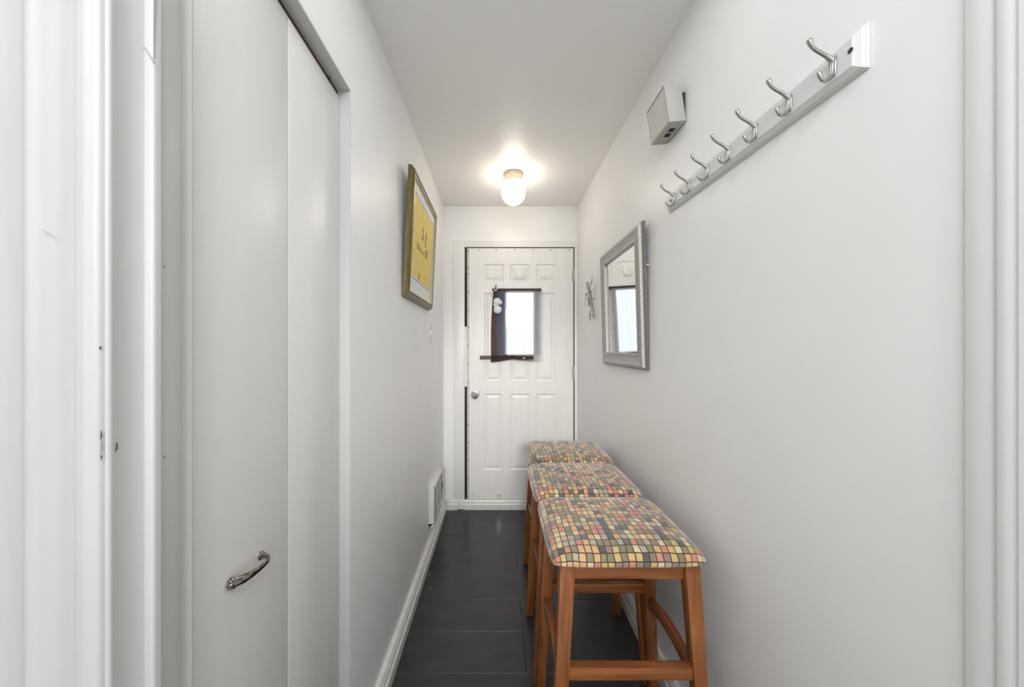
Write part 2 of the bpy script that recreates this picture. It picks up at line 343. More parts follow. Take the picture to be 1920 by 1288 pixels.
# the room behind the camera
struct('wall_near_left', MB().box(-2.7, -.475, .375, .456, 0, ZC), 'wall', 'wall of the near room left of the doorway', 'wall')
struct('wall_near_right', MB().box(.66, 2.9, .375, .45, 0, ZC), 'wall', 'wall of the near room right of the doorway', 'wall')
struct('wall_header', MB().box(-.475, .66, .375, .45, 2.37, ZC), 'wall', 'wall strip above the cased doorway', 'wall')
struct('wall_room_left', MB().box(-2.8, -2.7, -2.7, .456, 0, ZC), 'wall', 'left wall of the near room', 'wall')
struct('wall_room_right', MB().box(2.9, 3.0, -2.7, .45, 0, ZC), 'wall', 'right wall of the near room', 'wall')
struct('wall_back', MB().box(-2.8, 3.0, -2.8, -2.7, 0, ZC), 'wall', 'back wall of the near room behind the camera', 'wall')
wb = MB()
for a in ((-1.25,-1.2,.05,2.35),(1.4,1.45,.05,2.35),(-1.2,1.4,.05,.10),(-1.2,1.4,2.30,2.35),(.08,.12,.10,2.30)): wb.box(a[0],a[1],-2.7,-2.56,a[2],a[3])
struct('added_window_1', wb, 'trim', 'white frame of an added, unseen window behind the camera', 'window')  # added frame behind the rear fill light; the wall has no opening

# left doorway frame: one vertical moulding profile
prof = [(-.66,.375),(-.66,.366),(-.60,.362)]
def yb_(x):
    y = .3600
    for c, w, h in ((-.509,.007,.0035),(-.4805,.012,-.0022),(-.456,.004,.0018),(-.449,.0035,.0022),(-.5345,.012,-.0015)):
        y -= h*math.exp(-((x-c)/w)**2)
    return y
xs = [-.57+.0025*i for i in range(int((.57-.441)/.0025)+1)]
prof += [(x, yb_(x)) for x in xs]
prof += [(-.4385,.3612),(-.4368,.3635),(-.4362,.3665),(-.4350,.3668),(-.4335,.3645),(-.4315,.3632),(-.4298,.3640),(-.4288,.3660),(-.4290,.3685),(-.4300,.3705),
         (-.430,.4008),(-.4294,.4018),(-.4262,.4022),(-.4225,.4022),(-.4208,.4030),(-.4200,.4046),(-.4198,.4070),(-.4200,.4120),(-.4212,.4128),(-.4300,.4135),
         (-.430,.4478),(-.4308,.4488),(-.4365,.4492),(-.4368,.4560),(-.4372,.4640),(-.4362,.4668),(-.4350,.4690),(-.4352,.4718),(-.4372,.4738),(-.4400,.4745),(-.475,.4745),(-.475,.375)]
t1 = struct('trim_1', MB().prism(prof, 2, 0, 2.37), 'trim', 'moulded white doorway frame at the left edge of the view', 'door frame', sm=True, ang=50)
# paint damage on the frame
def chip(px, py, X, w, h, m='chip', Y=None):
    Y = PX(px, X) if Y is None else Y
    z = ZP(py, Y)
    part('paint_chip', MB().add([(X, Y-w, z-h), (X+.0006, Y-w*.4, z+h*.2), (X, Y-w*.2, z+h), (X, Y+w, z+h*.4), (X+.0006, Y+w*.5, z-h*.3), (X-.001, Y, z)],
         [(0,1,5),(1,2,5),(2,3,5),(3,4,5),(4,0,5)]), m, t1)
for a in ((192,815,-.4352,.0008,.006),(193,836,-.4352,.0006,.012,'scuff'),(193,857,-.4350,.0007,.003),(187,652,-.4362,.0012,.002)): chip(*a[:5], *(a[5:] or ()), Y=.366-.0035)
chip(219, 838, -.4294, .0012, .0062); chip(308, 856, -.4298, .0012, .0016, Y=.426); chip(307, 500, -.4298, .0012, .0013, Y=.426); chip(335, 743, -.4298,.0008,.0007)
def sliver(pts, m, name='scuff'):
    n = len(pts)
    part(name, MB().add(pts, [tuple(range(n))]), m, t1)
Yc = .3583
sliver([(FX(80,Yc), Yc, ZP(432,Yc)), (FX(82,Yc), Yc, ZP(431.5,Yc)), (FX(104,Yc), Yc, ZP(445,Yc)), (FX(103,Yc), Yc, ZP(446,Yc))], 'scuff')
# grey slivers stand in for the shaded gap where the stop has lifted
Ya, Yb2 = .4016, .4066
sliver([(FX(266,Ya), Ya-.0006, ZP(82,Ya)), (FX(269,Ya), Ya-.0006, ZP(84,Ya)), (FX(290,Ya), Ya-.0004, ZP(113,Ya)), (FX(287,Ya), Ya-.0004, ZP(116,Ya))], 'scuff', 'stop_gap_shade')
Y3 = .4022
sliver([(-.4197, PX(287.5,-.4197), ZP(116,.404)), (-.4195, PX(291,-.4195), ZP(110,.406)), (-.4195, PX(296.5,-.4195), ZP(-14,.41)), (-.4195, PX(288,-.4195), ZP(-14,.404))], 'scuff', 'stop_gap_shade')
# right doorway frame
profr = [(.70,.452),(XR-.001,.4545),(.6385,.4530),(.6370,.4505),(.6366,.4300),(.6372,.4262),(.6385,.4255),(.6385,.4225),(.6345,.4212),(.6335,.4195),(.6332,.4070),(.6342,.4050),(.6340,.4030),(.6320,.4015),(.6315,.3700),(.633,.3620),(.640,.3590),(.72,.3600),(.74,.375),(.70,.375)]
struct('trim_2', MB().prism(profr, 2, 0, 2.37), 'trim_right', 'flat white doorway frame at the right edge of the view', 'door frame', sm=True, ang=50)
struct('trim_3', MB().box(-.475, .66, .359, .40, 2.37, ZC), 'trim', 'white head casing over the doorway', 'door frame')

# baseboards: stepped profile
def bb(h, t): return [(0,0),(t*1.0,0),(t*1.0,h*.52),(t*.78,h*.60),(t*.70,h*.72),(t*.80,h*.78),(t*.62,h*.92),(t*.45,h),(0,h)]
p = bb(.086, .030)
struct('baseboard_left', MB().prism([(XL+a, z) for a, z in p], 1, CY1+.004, YF-.001), 'base', 'worn off-white baseboard along the left hall wall', 'baseboard', sm=True, ang=30)
struct('baseboard_right', MB().prism([(XR-a*.7, z) for a, z in bb(.10, .030)], 1, .456, YF-.001), 'base', 'off-white baseboard behind the stools', 'baseboard', sm=True, ang=30)
struct('baseboard_far', MB().prism([(YF-a*.8, z) for a, z in bb(.080, .03)], 0, XL+.03, -.325), 'base', 'short white baseboard left of the entry door', 'baseboard', sm=True, ang=30)
struct('trim_4', MB().prism([(YF-a, z) for a, z in bb(.076, .020)], 0, -.270, .618).box(-.2745, .6175, YF+.001, YF+.30, 0, .0775), 'base', 'moulded white board below the entry door', 'threshold', sm=True, ang=30)

# entry door casing
cs = MB().box(-.362, -.270, YF-.010, YF, .079, 2.16).box(-.320, -.270, YF-.012, YF, 0, .079)
struct('trim_5', cs, 'fardoor_trim', 'flat white casing board left of the entry door', 'door casing', bev=.002)
struct('trim_6', MB().box(-.270, XR-.001, YF-.010, YF, 2.110, 2.16).box(.6155, XR-.001, YF-.010, YF, .0, 2.110), 'fardoor_trim', 'flat white casing above and right of the entry door', 'door casing', bev=.002)

# ---------------------------------------------------------------- entry door
d = thing('door_1', 'white panelled entry door with small curtained window and round knob', 'door', (.18, YF+.02, 0.0), kind='structure')
cols = [(-.112,.047),(.0965,.257),(.305,.461)]; rws = [(1.834,1.976),(1.029,1.744),(.314,.930)]
WX0, WX1, WZ0, WZ1 = .050, .292, 1.243, 1.752
YD = YF-.001
holes = []
for ci_, c in enumerate(cols):
    for ri, r in enumerate(rws):
        if ci_ == 1 and ri == 1: r = (1.029, 1.205)
        if ri == 1 and ci_ == 0: c = (c[0], .030)
        holes.append((c[0], c[1], r[0], r[1]))
xsg = sorted(set([DX0, DX1, WX0, WX1]+[h for q in holes for h in q[:2]])); zsg = sorted(set([DZ0, DZ1, WZ0, WZ1]+[h for q in holes for h in q[2:]]))
sl = MB()
allh = holes+[(WX0, WX1, WZ0, WZ1)]
for i in range(len(xsg)-1):
    for j in range(len(zsg)-1):
        cx, cz = (xsg[i]+xsg[i+1])/2, (zsg[j]+zsg[j+1])/2
        inw = WX0 < cx < WX1 and WZ0 < cz < WZ1
        inp = any(h[0] < cx < h[1] and h[2] < cz < h[3] for h in holes)
        x0, x1, z0, z1 = xsg[i], xsg[i+1], zsg[j], zsg[j+1]
        if inw: continue
        if not inp: sl.add([(x0,YD,z0),(x1,YD,z0),(x1,YD,z1),(x0,YD,z1)], [(0,1,2,3)])
        sl.add([(x0,YD+.045,z0),(x1,YD+.045,z0),(x1,YD+.045,z1),(x0,YD+.045,z1)], [(3,2,1,0)])
def rim(mb, x0, x1, z0, z1, ya, yb):
    return mb.add([(x0,ya,z0),(x1,ya,z0),(x1,ya,z1),(x0,ya,z1),(x0,yb,z0),(x1,yb,z0),(x1,yb,z1),(x0,yb,z1)], [(0,1,5,4),(1,2,6,5),(2,3,7,6),(3,0,4,7)])
rim(sl, DX0, DX1, DZ0, DZ1, YD, YD+.045); rim(sl, WX0, WX1, WZ0, WZ1, YD, YD+.045)
part('slab', sl, 'door', d)
for (x0, x1, z0, z1) in holes:
    mb = MB(); vs = []
    for ins, dep in ((0,0),(.010,.007),(.017,.0075),(.036,.0015)):
        vs += [(x0+ins,YD+dep,z0+ins),(x1-ins,YD+dep,z0+ins),(x1-ins,YD+dep,z1-ins),(x0+ins,YD+dep,z1-ins)]
    fs = [(k*4+i, k*4+(i+1)%4, k*4+4+(i+1)%4, k*4+4+i) for k in range(3) for i in range(4)]+[(12,13,14,15)]
    part('door_panel', mb.add(vs, fs), 'door', d)
fr_ = MB()
for a in ((WX0-.012,WX0+.006,WZ0-.012,WZ1+.012),(WX1-.006,WX1+.012,WZ0-.012,WZ1+.012),(WX0+.006,WX1-.006,WZ0-.012,WZ0+.006),(WX0+.006,WX1-.006,WZ1-.006,WZ1+.012)): fr_.box(a[0],a[1],YD-.006,YD+.012,a[2],a[3])
wf = part('window_frame', fr_, 'door', d, bev=.002)
part('pane', MB().box(WX0+.001, WX1-.001, YD+.020, YD+.024, WZ0+.001, WZ1-.001), 'glass', wf)
part('edge_strip', MB().box(DX0+.001, DX0+.017, YD-.003, YD, DZ0+.002, DZ1-.004), 'steelstrip', d, bev=.0008)
for py in (471,502,514,547,583,614,648,682,716,728,761,796,830,863,896,930):
    part('screw', MB().lathe([(.0046,0),(.0046,-.0015),(.003,-.0025)], (DX0+.0095+.0015*((py*7)%3-1), YD-.003, ZP(py, YF)), axis=1, n=10), 'screw', d)
for px in (899,931,965,1000,1033,1066):
    part('screw', MB().lathe([(.0042,0),(.0042,-.0015),(.003,-.0025)], (FX(px), YD, ZP(469, YF)), axis=1, n=10), 'screw', d)
for px, py in ((886,929),(981,671)):
    if py > 700: part('screw', MB().lathe([(.006,0),(.006,-.002),(.003,-.004)], (FX(px), YD, ZP(py, YF)), axis=1, n=12), 'nickel', d)
hx, hz = FX(935.5), ZP(929, YF)
hp = [(hx+.0011*16*math.sin(t)**3, hz+.0011*(13*math.cos(t)-5*math.cos(2*t)-2*math.cos(3*t)-math.cos(4*t))) for t in [2*PI*i/24 for i in range(24)]]
part('heart_badge', MB().prism([(x, z) for x, z in hp], 1, YD-.004, YD), 'nickel', d)
sh = [(-.040,.042),(.040,.042),(.040,-.020),(.028,-.040),(.0,-.056),(-.028,-.040),(-.040,-.020)]
part('shield_plaque', MB().prism([(FX(975.5)+x, ZP(511,YF)+z) for x, z in sh], 1, YD-.006, YD+.002), 'door', d, bev=.003)
# knob
kx, kz = FX(891), ZP(739, YF)
kn = part('door_knob', MB().lathe([(.034,0),(.034,-.004),(.030,-.009),(.014,-.012),(.012,-.032),(.018,-.040),(.0265,-.048),(.0285,-.058),(.0255,-.068),(.016,-.073),(.015,-.070)], (kx, YD, kz), axis=1), 'nickel', d, sm=True, ang=40)
part('keyhole', MB().box(kx-.0025, kx+.0025, YD-.0735, YD-.0725, kz-.009, kz+.009).lathe([(.0125,-.069),(.0125,-.0715)], (kx, YD, kz), axis=1, n=20), 'darkchrome', kn)
# hinges
for py0, py1, mm_ in ((505,527,'canopy'),(687,710,'nickel')):
    h = part('hinge', MB().box(FX(1074.5)-.008, FX(1074.5)+.014, YD-.003, YD+.004, ZP(py1,YF), ZP(py0,YF)), mm_, d)
    part('hinge_pin', MB().tube([(FX(1075), YD-.008, ZP(py1,YF)-.004), (FX(1075), YD-.008, ZP(py0,YF)+.004)], .006), mm_, h, sm=True)
# weather strips in the gap
gp = MB().box(-.272, DX0-.001, YF+.010, YF+.03, .078, 2.12).box(-.272, .617, YF+.012, YF+.03, DZ1+.001, 2.12).box(DX1+.001, .617, YF+.004, YF+.03, .078, 2.12)
struct('trim_7', gp, 'brown_gap', 'dark worn weather strip in the gap round the entry door', 'weather strip')
wsx = MB().add([(-.270,YF-.002,.080),(-.2535,YF-.002,.080),(-.2535,YF-.002,.985),(-.260,YF-.002,.985),(-.268,YF-.002,.80),
                (-.270,YF+.004,.080),(-.2535,YF+.004,.080),(-.2535,YF+.004,.985),(-.260,YF+.004,.985),(-.268,YF+.004,.80)],
               [(0,1,2,3,4),(9,8,7,6,5),(0,5,6,1),(1,6,7,2),(2,7,8,3),(3,8,9,4),(4,9,5,0)])
struct('trim_8', wsx, 'dark', 'black rubber strip along the lower door edge', 'weather strip')
ws2 = MB().box(-.266, -.2525, YF-.001, YF+.004, 1.475, 1.90)
struct('trim_9', ws2, 'dark', 'black rubber strip along the upper door edge', 'weather strip')
struct('trim_10', MB().box(-.2705, -.2515, YF-.003, YF+.004, .988, 1.47), 'fardoor_trim', 'white cover strip beside the door knob', 'door casing')
# pencil marks down the casing
mk = MB()
marks = [(670.2,4,.6),(671,1.2,1.5),(675,1.5,.5),(676.5,2.5,.6),(678,.8,1.6),(682,1.5,.5),(685,2.5,.6),(688.7,1.8,1.0),(693,2.4,.6),(695,1.5,.8),(699,2.4,.6),(701.5,1.6,.7),(705,.6,1.4),(709.7,1.8,.8),(712.6,3,.6),(715,.8,1.4),(719.3,2.6,.7),(717.5,.7,1.6)]
for py, w, h in marks:
    x = FX(870.3); z = ZP(py, YF); mk.box(x-w/2*.0043, x+w/2*.0043, YF-.0106, YF-.0098, z-h/2*.0043, z+h/2*.0043)
part('pencil_marks', mk, 'marks', bpy.data.objects['trim_5'])

# ---------------------------------------------------------------- closet doors
c2 = thing('door_2', 'white flush folding closet door with bow pull on the left wall', 'door', (-.49, .74, 0.0), kind='structure')
XD = -.473
lf1 = part('door_leaf', MB().box(XD-.03, XD,   .7455, .9825, .012, 2.046), 'closet', c2, bev=.0016)
lf2 = part('door_leaf', MB().box(XD-.03, XD, .4800, .7430, .012, 2.046), 'closet', c2, bev=.0016)
part('seam_strip', MB().box(XD-.004, XD-.0010, .7428, .7457, .012, 2.046), 'trim', c2)
part('track', MB().box(-.515, -.478, .48, .985, 2.053, 2.0675), 'brown_gap', c2)
Yp = PX(617, -.478)
part('pivot_pin', MB().tube([(-.477, Yp, 2.068), (-.477, Yp, 2.030)], .0025), 'screw', c2)
# bow pull with a leafy flared end; lies level along the leaf
ctrl = [(.5785,.004,.002),(.585,.009,.001),(.595,.0165,0),(.607,.0210,0),(.620,.0240,0),(.634,.0250,0),(.645,.0240,.0),(.654,.0200,.0005),(.6580,.0120,.001),(.6585,.002,.0015)]
rad = [.0060,.0070,.0064,.0055,.0046,.0040,.0038,.0040,.0048,.0064]
hd = part('door_pull', MB().tube([(XD+x, y, .885+z) for y, x, z in ctrl], rad, n=14, flat=(1.25, .7)), 'darkchrome', lf2, sm=True, ang=60)
lf = MB()
for a, l, zz in ((0,.014,.000),(35,.012,.005),(-35,.012,-.005),(70,.010,.008),(-70,.010,-.008)):
    ra = math.radians(a); y0_ = .5835; z0_ = .886
    lf.tube([(XD+.008, y0_, z0_), (XD+.007, y0_-math.cos(ra)*l*.6, z0_+math.sin(ra)*l*.8), (XD+.002, y0_-math.cos(ra)*l*.75, z0_+math.sin(ra)*l*1.0)], [.0045,.0036,.0012], n=8)
part('leaf_rosette', lf, 'darkchrome', hd, sm=True, ang=60)
part('pull_foot', MB().lathe([(.0085,0),(.008,.002),(.006,.0035)], (XD, .6585, .8865), axis=0, n=18), 'darkchrome', hd, sm=True)

# ---------------------------------------------------------------- ceiling globe light
LX, LY = .101, 2.177
cl = thing('ceiling_light', 'lit white glass globe lamp on the hall ceiling', 'lamp', (LX, LY, ZC))
part('canopy', MB().lathe([(.064,0),(.068,-.004),(.067,-.012),(.058,-.024),(.050,-.034),(.048,-.046),(.040,-.050)], (LX, LY, ZC), n=40), 'canopy', cl, sm=True, ang=50)
gpf = [(.079*math.sin(t), -.121+.079*math.cos(t)) for t in [.62+(PI-.62-.02)*i/22 for i in range(23)]]
part('globe', MB().lathe(gpf, (LX, LY, ZC), n=40), 'globe', cl, sm=True, ang=80)

# ---------------------------------------------------------------- framed things on the walls
def mitre(mb, y0, y1, z0, z1, prof, fn):
    vs = []; n = len(prof)
    for ins, out in prof:
        vs += [fn(y0+ins, z0+ins, out), fn(y1-ins, z0+ins, out), fn(y1-ins, z1-ins, out), fn(y0+ins, z1-ins, out)]
    fs = [(k*4+i, k*4+(i+1)%4, ((k+1)%n)*4+(i+1)%4, ((k+1)%n)*4+i) for k in range(n) for i in range(4)]
    return mb.add(vs, fs)
def plate(mb, y0, y1, z0, z1, o0, o1, fn):
    vs = [fn(y, z, o) for o in (o0, o1) for y, z in ((y0,z0),(y1,z0),(y1,z1),(y0,z1))]
    return mb.add(vs, [(0,1,2,3),(7,6,5,4),(0,4,5,1),(1,5,6,2),(2,6,7,3),(3,7,4,0)])
# print on the left wall
PY0, PY1, PZ0, PZ1 = 1.505, 2.078, 1.536, 2.136
pf = thing('framed_print', 'yellow print in white mat and olive gold frame on the left wall', 'picture', (XL, 1.79, PZ0))
fnL = lambda y, z, o: (XL+.001+o+.030*(z-PZ0)/.6, y, z)
part('frame', mitre(MB(), PY0, PY1, PZ0, PZ1, [(0,0),(0,.014),(.003,.019),(.006,.019),(.008,.023),(.014,.0285),(.020,.029),(.022,.026),(.026,.026),(.030,.022),(.030,.008),(.03,0)], fnL), 'gold', pf, sm=True, ang=25)
part('inner_lip', mitre(MB(), PY0+.0265, PY1-.0265, PZ0+.0265, PZ1-.0265, [(0,.020),(0,.0285),(.003,.029),(.007,.024),(.007,.012),(0,.012)], fnL), 'gold_lip', pf)
part('mat_board', plate(MB(), PY0+.03, PY1-.03, PZ0+.03, PZ1-.03, .012, .0155, fnL), 'mat_board', pf)
QY0, QY1, QZ0, QZ1 = PY0+.078, PY1-.068, PZ0+.118, PZ1-.095
part('mat_bevel', mitre(MB(), QY0-.010, QY1+.010, QZ0-.012, QZ1+.012, [(0,.0150),(0,.0168),(.004,.0168),(.004,.0150)], fnL), 'bevel', pf)
pr = part('print', plate(MB(), QY0, QY1, QZ0, QZ1, .0150, .0163, fnL), 'poster', pf)
# two figures and the lettering band (illegible in the photograph; block strokes)
def stroke(mb, poly, o0=.0160, o1=.0167):
    n = len(poly)
    return mb.add([fnL(y, z, o0) for y, z in poly]+[fnL(y, z, o1) for y, z in poly], [tuple(range(n)), tuple(range(n, 2*n))[::-1]]+[(i, (i+1)%n, n+(i+1)%n, n+i) for i in range(n)])
XPp = -.412
def pz(px, py): Y = PX(px, XPp); return (Y, ZP(py, Y))
for q_ in (((789.3,427),(790.8,427),(791,436),(791.6,446),(791,449),(789.5,453),(788.2,447),(790,444),(789.8,434)),
           ((796.2,435.5),(797,436),(797,443),(796.4,452),(796.6,458),(796.1,464.5),(795,464),(795,447),(794.2,443.5),(795.6,443))):
    part('figure', stroke(MB(), [pz(*q) for q in q_]), 'ink', pr)
cy = [781.5+i*1.62 for i in range(12)]
for i, x in enumerate(cy):
    if i == 8: continue
    t = i/11; top = 453+t*19+9*math.sin(PI*t); bot = 465+t*22
    if i > 8: top -= 3
    part('letter', stroke(MB(), [pz(x-.62, bot-.8), pz(x+.62, bot+.9), pz(x+.62, top+.9), pz(x-.62, top-.8)]), 'ink_pale', pr)
t2 = MB(); stroke(t2, [pz(*q) for q in ((786,518),(787.2,512),(790,517),(788.2,515),(787.4,530))]); part('signature', t2, 'ink_pale', pr)

# mirror on the right wall
MY0, MY1, MZ0, MZ1 = 1.400, 1.962, 1.203, 1.840
mi = thing('wall_mirror', 'rectangular mirror in wide brushed silver frame on the right wall', 'mirror', (XR, 1.68, MZ0))
fnR = lambda y, z, o: (XR-.001-o-.018*(z-MZ0)/.64, y, z)
part('frame', mitre(MB(), MY0, MY1, MZ0, MZ1, [(.004,0),(.004,.012),(.010,.016),(.014,.024),(.022,.026),(.030,.021),(.042,.017),(.054,.016),(.062,.019),(.062,.008),(.06,0)], fnR), 'silver', mi, sm=True, ang=25)
part('outer_edge', mitre(MB(), MY0, MY1, MZ0, MZ1, [(0,0),(0,.010),(.003,.013),(.007,.013),(.007,0)], fnR), 'silver_dark', mi)
part('inner_bead', mitre(MB(), MY0+.0625, MY1-.0625, MZ0+.0625, MZ1-.0625, [(0,.006),(0,.0205),(.003,.0225),(.007,.019),(.009,.011),(.009,.006)], fnR), 'silver', mi, sm=True, ang=25)
part('glass', plate(MB(), MY0+.066, MY1-.066, MZ0+.066, MZ1-.066, .004, .0085, lambda y, z, o: (XR-.001-o-.018*(z-MZ0)/.64, y, z)), 'mirror', mi)
nz = ZP(497, MY0)
part('hanging_nail', MB().lathe([(.0028,-.008),(.0028,.0),(.0055,.001),(.004,.003)], (XR-.009, MY0-.006, nz), axis=0, n=10), 'plastic', mi)

# metal strip ornament
on = thing('metal_ornament', 'small twisted ornament of crossed pewter strips beside the mirror', 'wall ornament', (XR, 2.22, 1.30))
def po(cx, cy, X=.615): px = 1085+cx/10.73; py = 500+cy/10.73; Y = PX(px, X); return (X, Y, ZP(py, Y))
def strip(a, b_, w0, w1, X0=.615, X1=.615, n='metal_strip'):
    part(n, MB().tube([po(*a, X0), tuple((Vector(po(*a, X0))+Vector(po(*b_, X1)))/2+Vector((-.003,0,0))), po(*b_, X1)], [w0, (w0+w1)/2*1.1, w1], n=6, flat=(1, .45)), 'pewter', on)
strip((295,90),(262,262),.0016,.0030,.608,.612); strip((272,255),(222,490),.0085,.0075,.612,.616); strip((178,305),(205,480),.0085,.008,.610,.616)
strip((168,520),(113,795),.0055,.0015,.612,.606); strip((120,552),(185,560),.003,.007,.606,.614); strip((205,500),(220,800),.008,.007,.618,.622)
strip((215,500),(262,745),.010,.009,.614,.618); strip((240,560),(300,900),.007,.006,.620,.624); strip((268,760),(205,1085),.0075,.004,.618,.622)
strip((295,880),(308,1045),.005,.0035,.624,.624); strip((250,820),(240,1075),.006,.0045,.618,.620); strip((245,985),(308,982),.0035,.003,.620,.624)
part('hub', MB().lathe([(.006,-.012),(.012,-.008),(.012,.004),(.008,.010)], (.616, po(222,505)[1], po(222,505)[2]), axis=0, n=14), 'pewter', on, sm=True)
part('mount', MB().tube([(.617, po(235,640)[1], po(235,640)[2]), (XR, po(235,640)[1], po(235,640)[2])], .004, n=8), 'pewter', on)

# light switch
sw = thing('light_switch', 'white toggle light switch plate on the left wall below the print', 'switch', (XL, 2.125, 1.337))
part('plate', MB().box(XL, XL+.006, 2.088, 2.160, 1.337, 1.453), 'plastic', sw, bev=.002)
part('toggle', MB().add([(XL+.005,2.119,1.384),(XL+.005,2.129,1.384),(XL+.005,2.129,1.406),(XL+.005,2.119,1.406),(XL+.018,2.121,1.398),(XL+.018,2.127,1.398),(XL+.018,2.127,1.405),(XL+.018,2.121,1.405)],
     [(0,1,2,3),(7,6,5,4),(0,4,5,1),(1,5,6,2),(2,6,7,3),(3,7,4,0)]), 'plastic', sw)
for z in (1.365, 1.425): part('screw', MB().lathe([(.003,.0055),(.003,.007)], (XL, 2.124, z), axis=0, n=8), 'screw', sw)

# wall register
vt = thing('wall_register', 'white projecting metal vent cover low on the left wall', 'vent', (XL, 2.26, .16))
VY0, VY1, VZ0, VZ1, VD = 2.098, 2.420, .163, .424, .037
part('side_panel', MB().prism([(XL, VZ0), (XL+VD-.006, VZ0+.018), (XL+VD, VZ0+.035), (XL+VD, VZ1-.003), (XL, VZ1-.003)], 1, VY0, VY0+.004), 'vent', vt)
part('side_panel', MB().prism([(XL, VZ0), (XL+VD-.006, VZ0+.018), (XL+VD, VZ0+.035), (XL+VD, VZ1-.003), (XL, VZ1-.003)], 1, VY1-.004, VY1), 'vent', vt)
part('top_panel', MB().box(XL, XL+VD+.002, VY0-.002, VY1+.002, VZ1-.003, VZ1), 'vent', vt, bev=.001)
part('front_frame', MB().box(XL+VD-.003, XL+VD+.001, VY0, VY0+.022, VZ0+.035, VZ1-.003).box(XL+VD-.003, XL+VD+.001, VY1-.022, VY1, VZ0+.035, VZ1-.003)
     .box(XL+VD-.003, XL+VD+.001, VY0+.022, VY1-.022, VZ1-.025, VZ1-.003).box(XL+VD-.003, XL+VD+.001, VY0+.022, VY1-.022, VZ0+.035, VZ0+.055)
     .box(XL, XL+VD-.006, VY0, VY1, VZ0, VZ0+.018), 'vent', vt)
part('backing', MB().box(XL+.004, XL+.008, VY0+.004, VY1-.004, VZ0+.02, VZ1-.004), 'ventdark', vt)
for i in range(9):
    z = VZ0+.066+i*.0195
    part('louver', MB().prism([(XL+VD-.014, z-.004), (XL+VD-.001, z+.004), (XL+VD-.001, z+.0055), (XL+VD-.014, z-.0025)], 1, VY0+.022, VY1-.022), 'vent', vt)
for y in (VY0+.11, VY1-.11): part('divider', MB().box(XL+VD-.016, XL+VD+.0005, y-.003, y+.003, VZ0+.05, VZ1-.02), 'vent', vt)
part('damper_lever', MB().box(XL+VD-.002, XL+VD+.010, VY1-.075, VY1-.069, .30, .345), 'ventdark', vt)

# coat rack on the right wall
RY0, RY1, RZ0, RZ1 = .5705, 1.232, 1.784, 1.862
cr_ = thing('coat_rack', 'white moulded rail with seven nickel double hooks on the right wall', 'coat rack', (XR, .9, RZ0))
def fnK(y, z, o): return (XR-.0005-o, y, z+.018*(y-RY0)/(RY1-RY0)*(1 if z < 1.82 else .3))
part('board', mitre(MB(), RY0, RY1, RZ0, RZ1, [(0,0),(0,.004),(.003,.006),(.004,.010),(.010,.0135),(.014,.0165),(.016,.0165),(.016,0)], fnK).add([fnK(y,z,.0165) for y,z in ((RY0+.016,RZ0+.016),(RY1-.016,RZ0+.016),(RY1-.016,RZ1-.016),(RY0+.016,RZ1-.016))],[(0,1,2,3)]), 'rail', cr_, sm=True, ang=20)
part('screw', MB().lathe([(.0045,.0),(.0045,-.0008)], (XR-.0172, PX(1595, .625), 1.827), axis=0, n=14), 'screw', cr_)
part('screw', MB().lathe([(.0045,.0),(.0045,-.0008)], (XR-.0172, RY1-.035, 1.832), axis=0, n=14), 'screw', cr_)
hk = MB()
hk.tube([(-.0015,0,-.034),(-.0015,0,-.028),(-.0018,0,-.016),(-.0025,0,-.004),(-.0015,0,.002)], [.003,.0055,.0062,.0072,.005], n=12, flat=(.5,1.0))
hk.tube([(-.002,0,-.004),(-.0045,0,-.018),(-.0055,0,-.030),(-.0085,0,-.0385),(-.0150,0,-.0425),(-.0220,0,-.0405),(-.0265,0,-.0345),(-.0285,0,-.0275),(-.0288,0,-.0255)],
        [.0040,.0034,.0034,.0036,.0034,.0032,.0034,.0040,.0030], n=12)
hk.tube([(-.002,0,-.006),(-.0065,0,-.002),(-.0140,0,.0040),(-.0230,0,.0090),(-.0320,0,.0140),(-.0400,0,.0200),(-.0445,0,.0275),(-.0460,0,.0330),(-.0462,0,.0352)],
        [.0052,.0046,.0038,.0034,.0033,.0034,.0042,.0048,.0036], n=12)
h0 = None
for i, px in enumerate((1563,1485,1422,1370.5,1329,1293.8,1264.5)):
    Y = .615+.0930*i; z = 1.8385+.006*i/6
    if h0 is None:
        mb = MB(); mb.v = [(x+.6248, y+Y, zz+z) for x, y, zz in hk.v]; mb.f = hk.f
        h0 = part('hook', mb, 'chrome', cr_, sm=True, ang=60, origin=(.6248, Y, z))
    else:
        c = h0.copy(); COL.objects.link(c); c.parent = cr_; c.location = Vector((.6248, Y, z))-Vector(cr_['_w'])

# door chime box
ch = thing('door_chime', 'beige plastic door chime box with ribbed front high on the right wall', 'door chime', (XR, 1.187, 2.07))
HY0, HY1, HZ0, HZ1 = 1.122, 1.254, 2.071, 2.196
def fnC(y, z, o): return (XR-.003-o-.019*(z-HZ0)/(HZ1-HZ0), y, z-.004*(o/.06))
part('housing', plate(MB(), HY0, HY1, HZ0, HZ1, 0, .0545, fnC), 'chime', ch, bev=.002)
part('grille_frame', mitre(MB(), HY0, HY1, HZ0, HZ1, [(0,.0525),(0,.0580),(.004,.0580),(.004,.0525)], fnC), 'chime', ch)
part('grille_back', plate(MB(), HY0+.004, HY1-.004, HZ0+.004, HZ1-.004, .0520, .0546, fnC), 'chime_back', ch)
for i in range(17):
    z = HZ0+.0095+i*.0066
    part('rib', plate(MB(), HY0+.004, HY1-.004, z-.0017, z+.0017, .0545, .0572, fnC), 'chime_grille', ch)
for y in (1.168, 1.196):
    mb = MB().box(XR-.003-.036, XR-.003-.018, y-.009, y+.009, HZ0-.0034, HZ0+.0)
    part('port', mb, 'dark', ch)
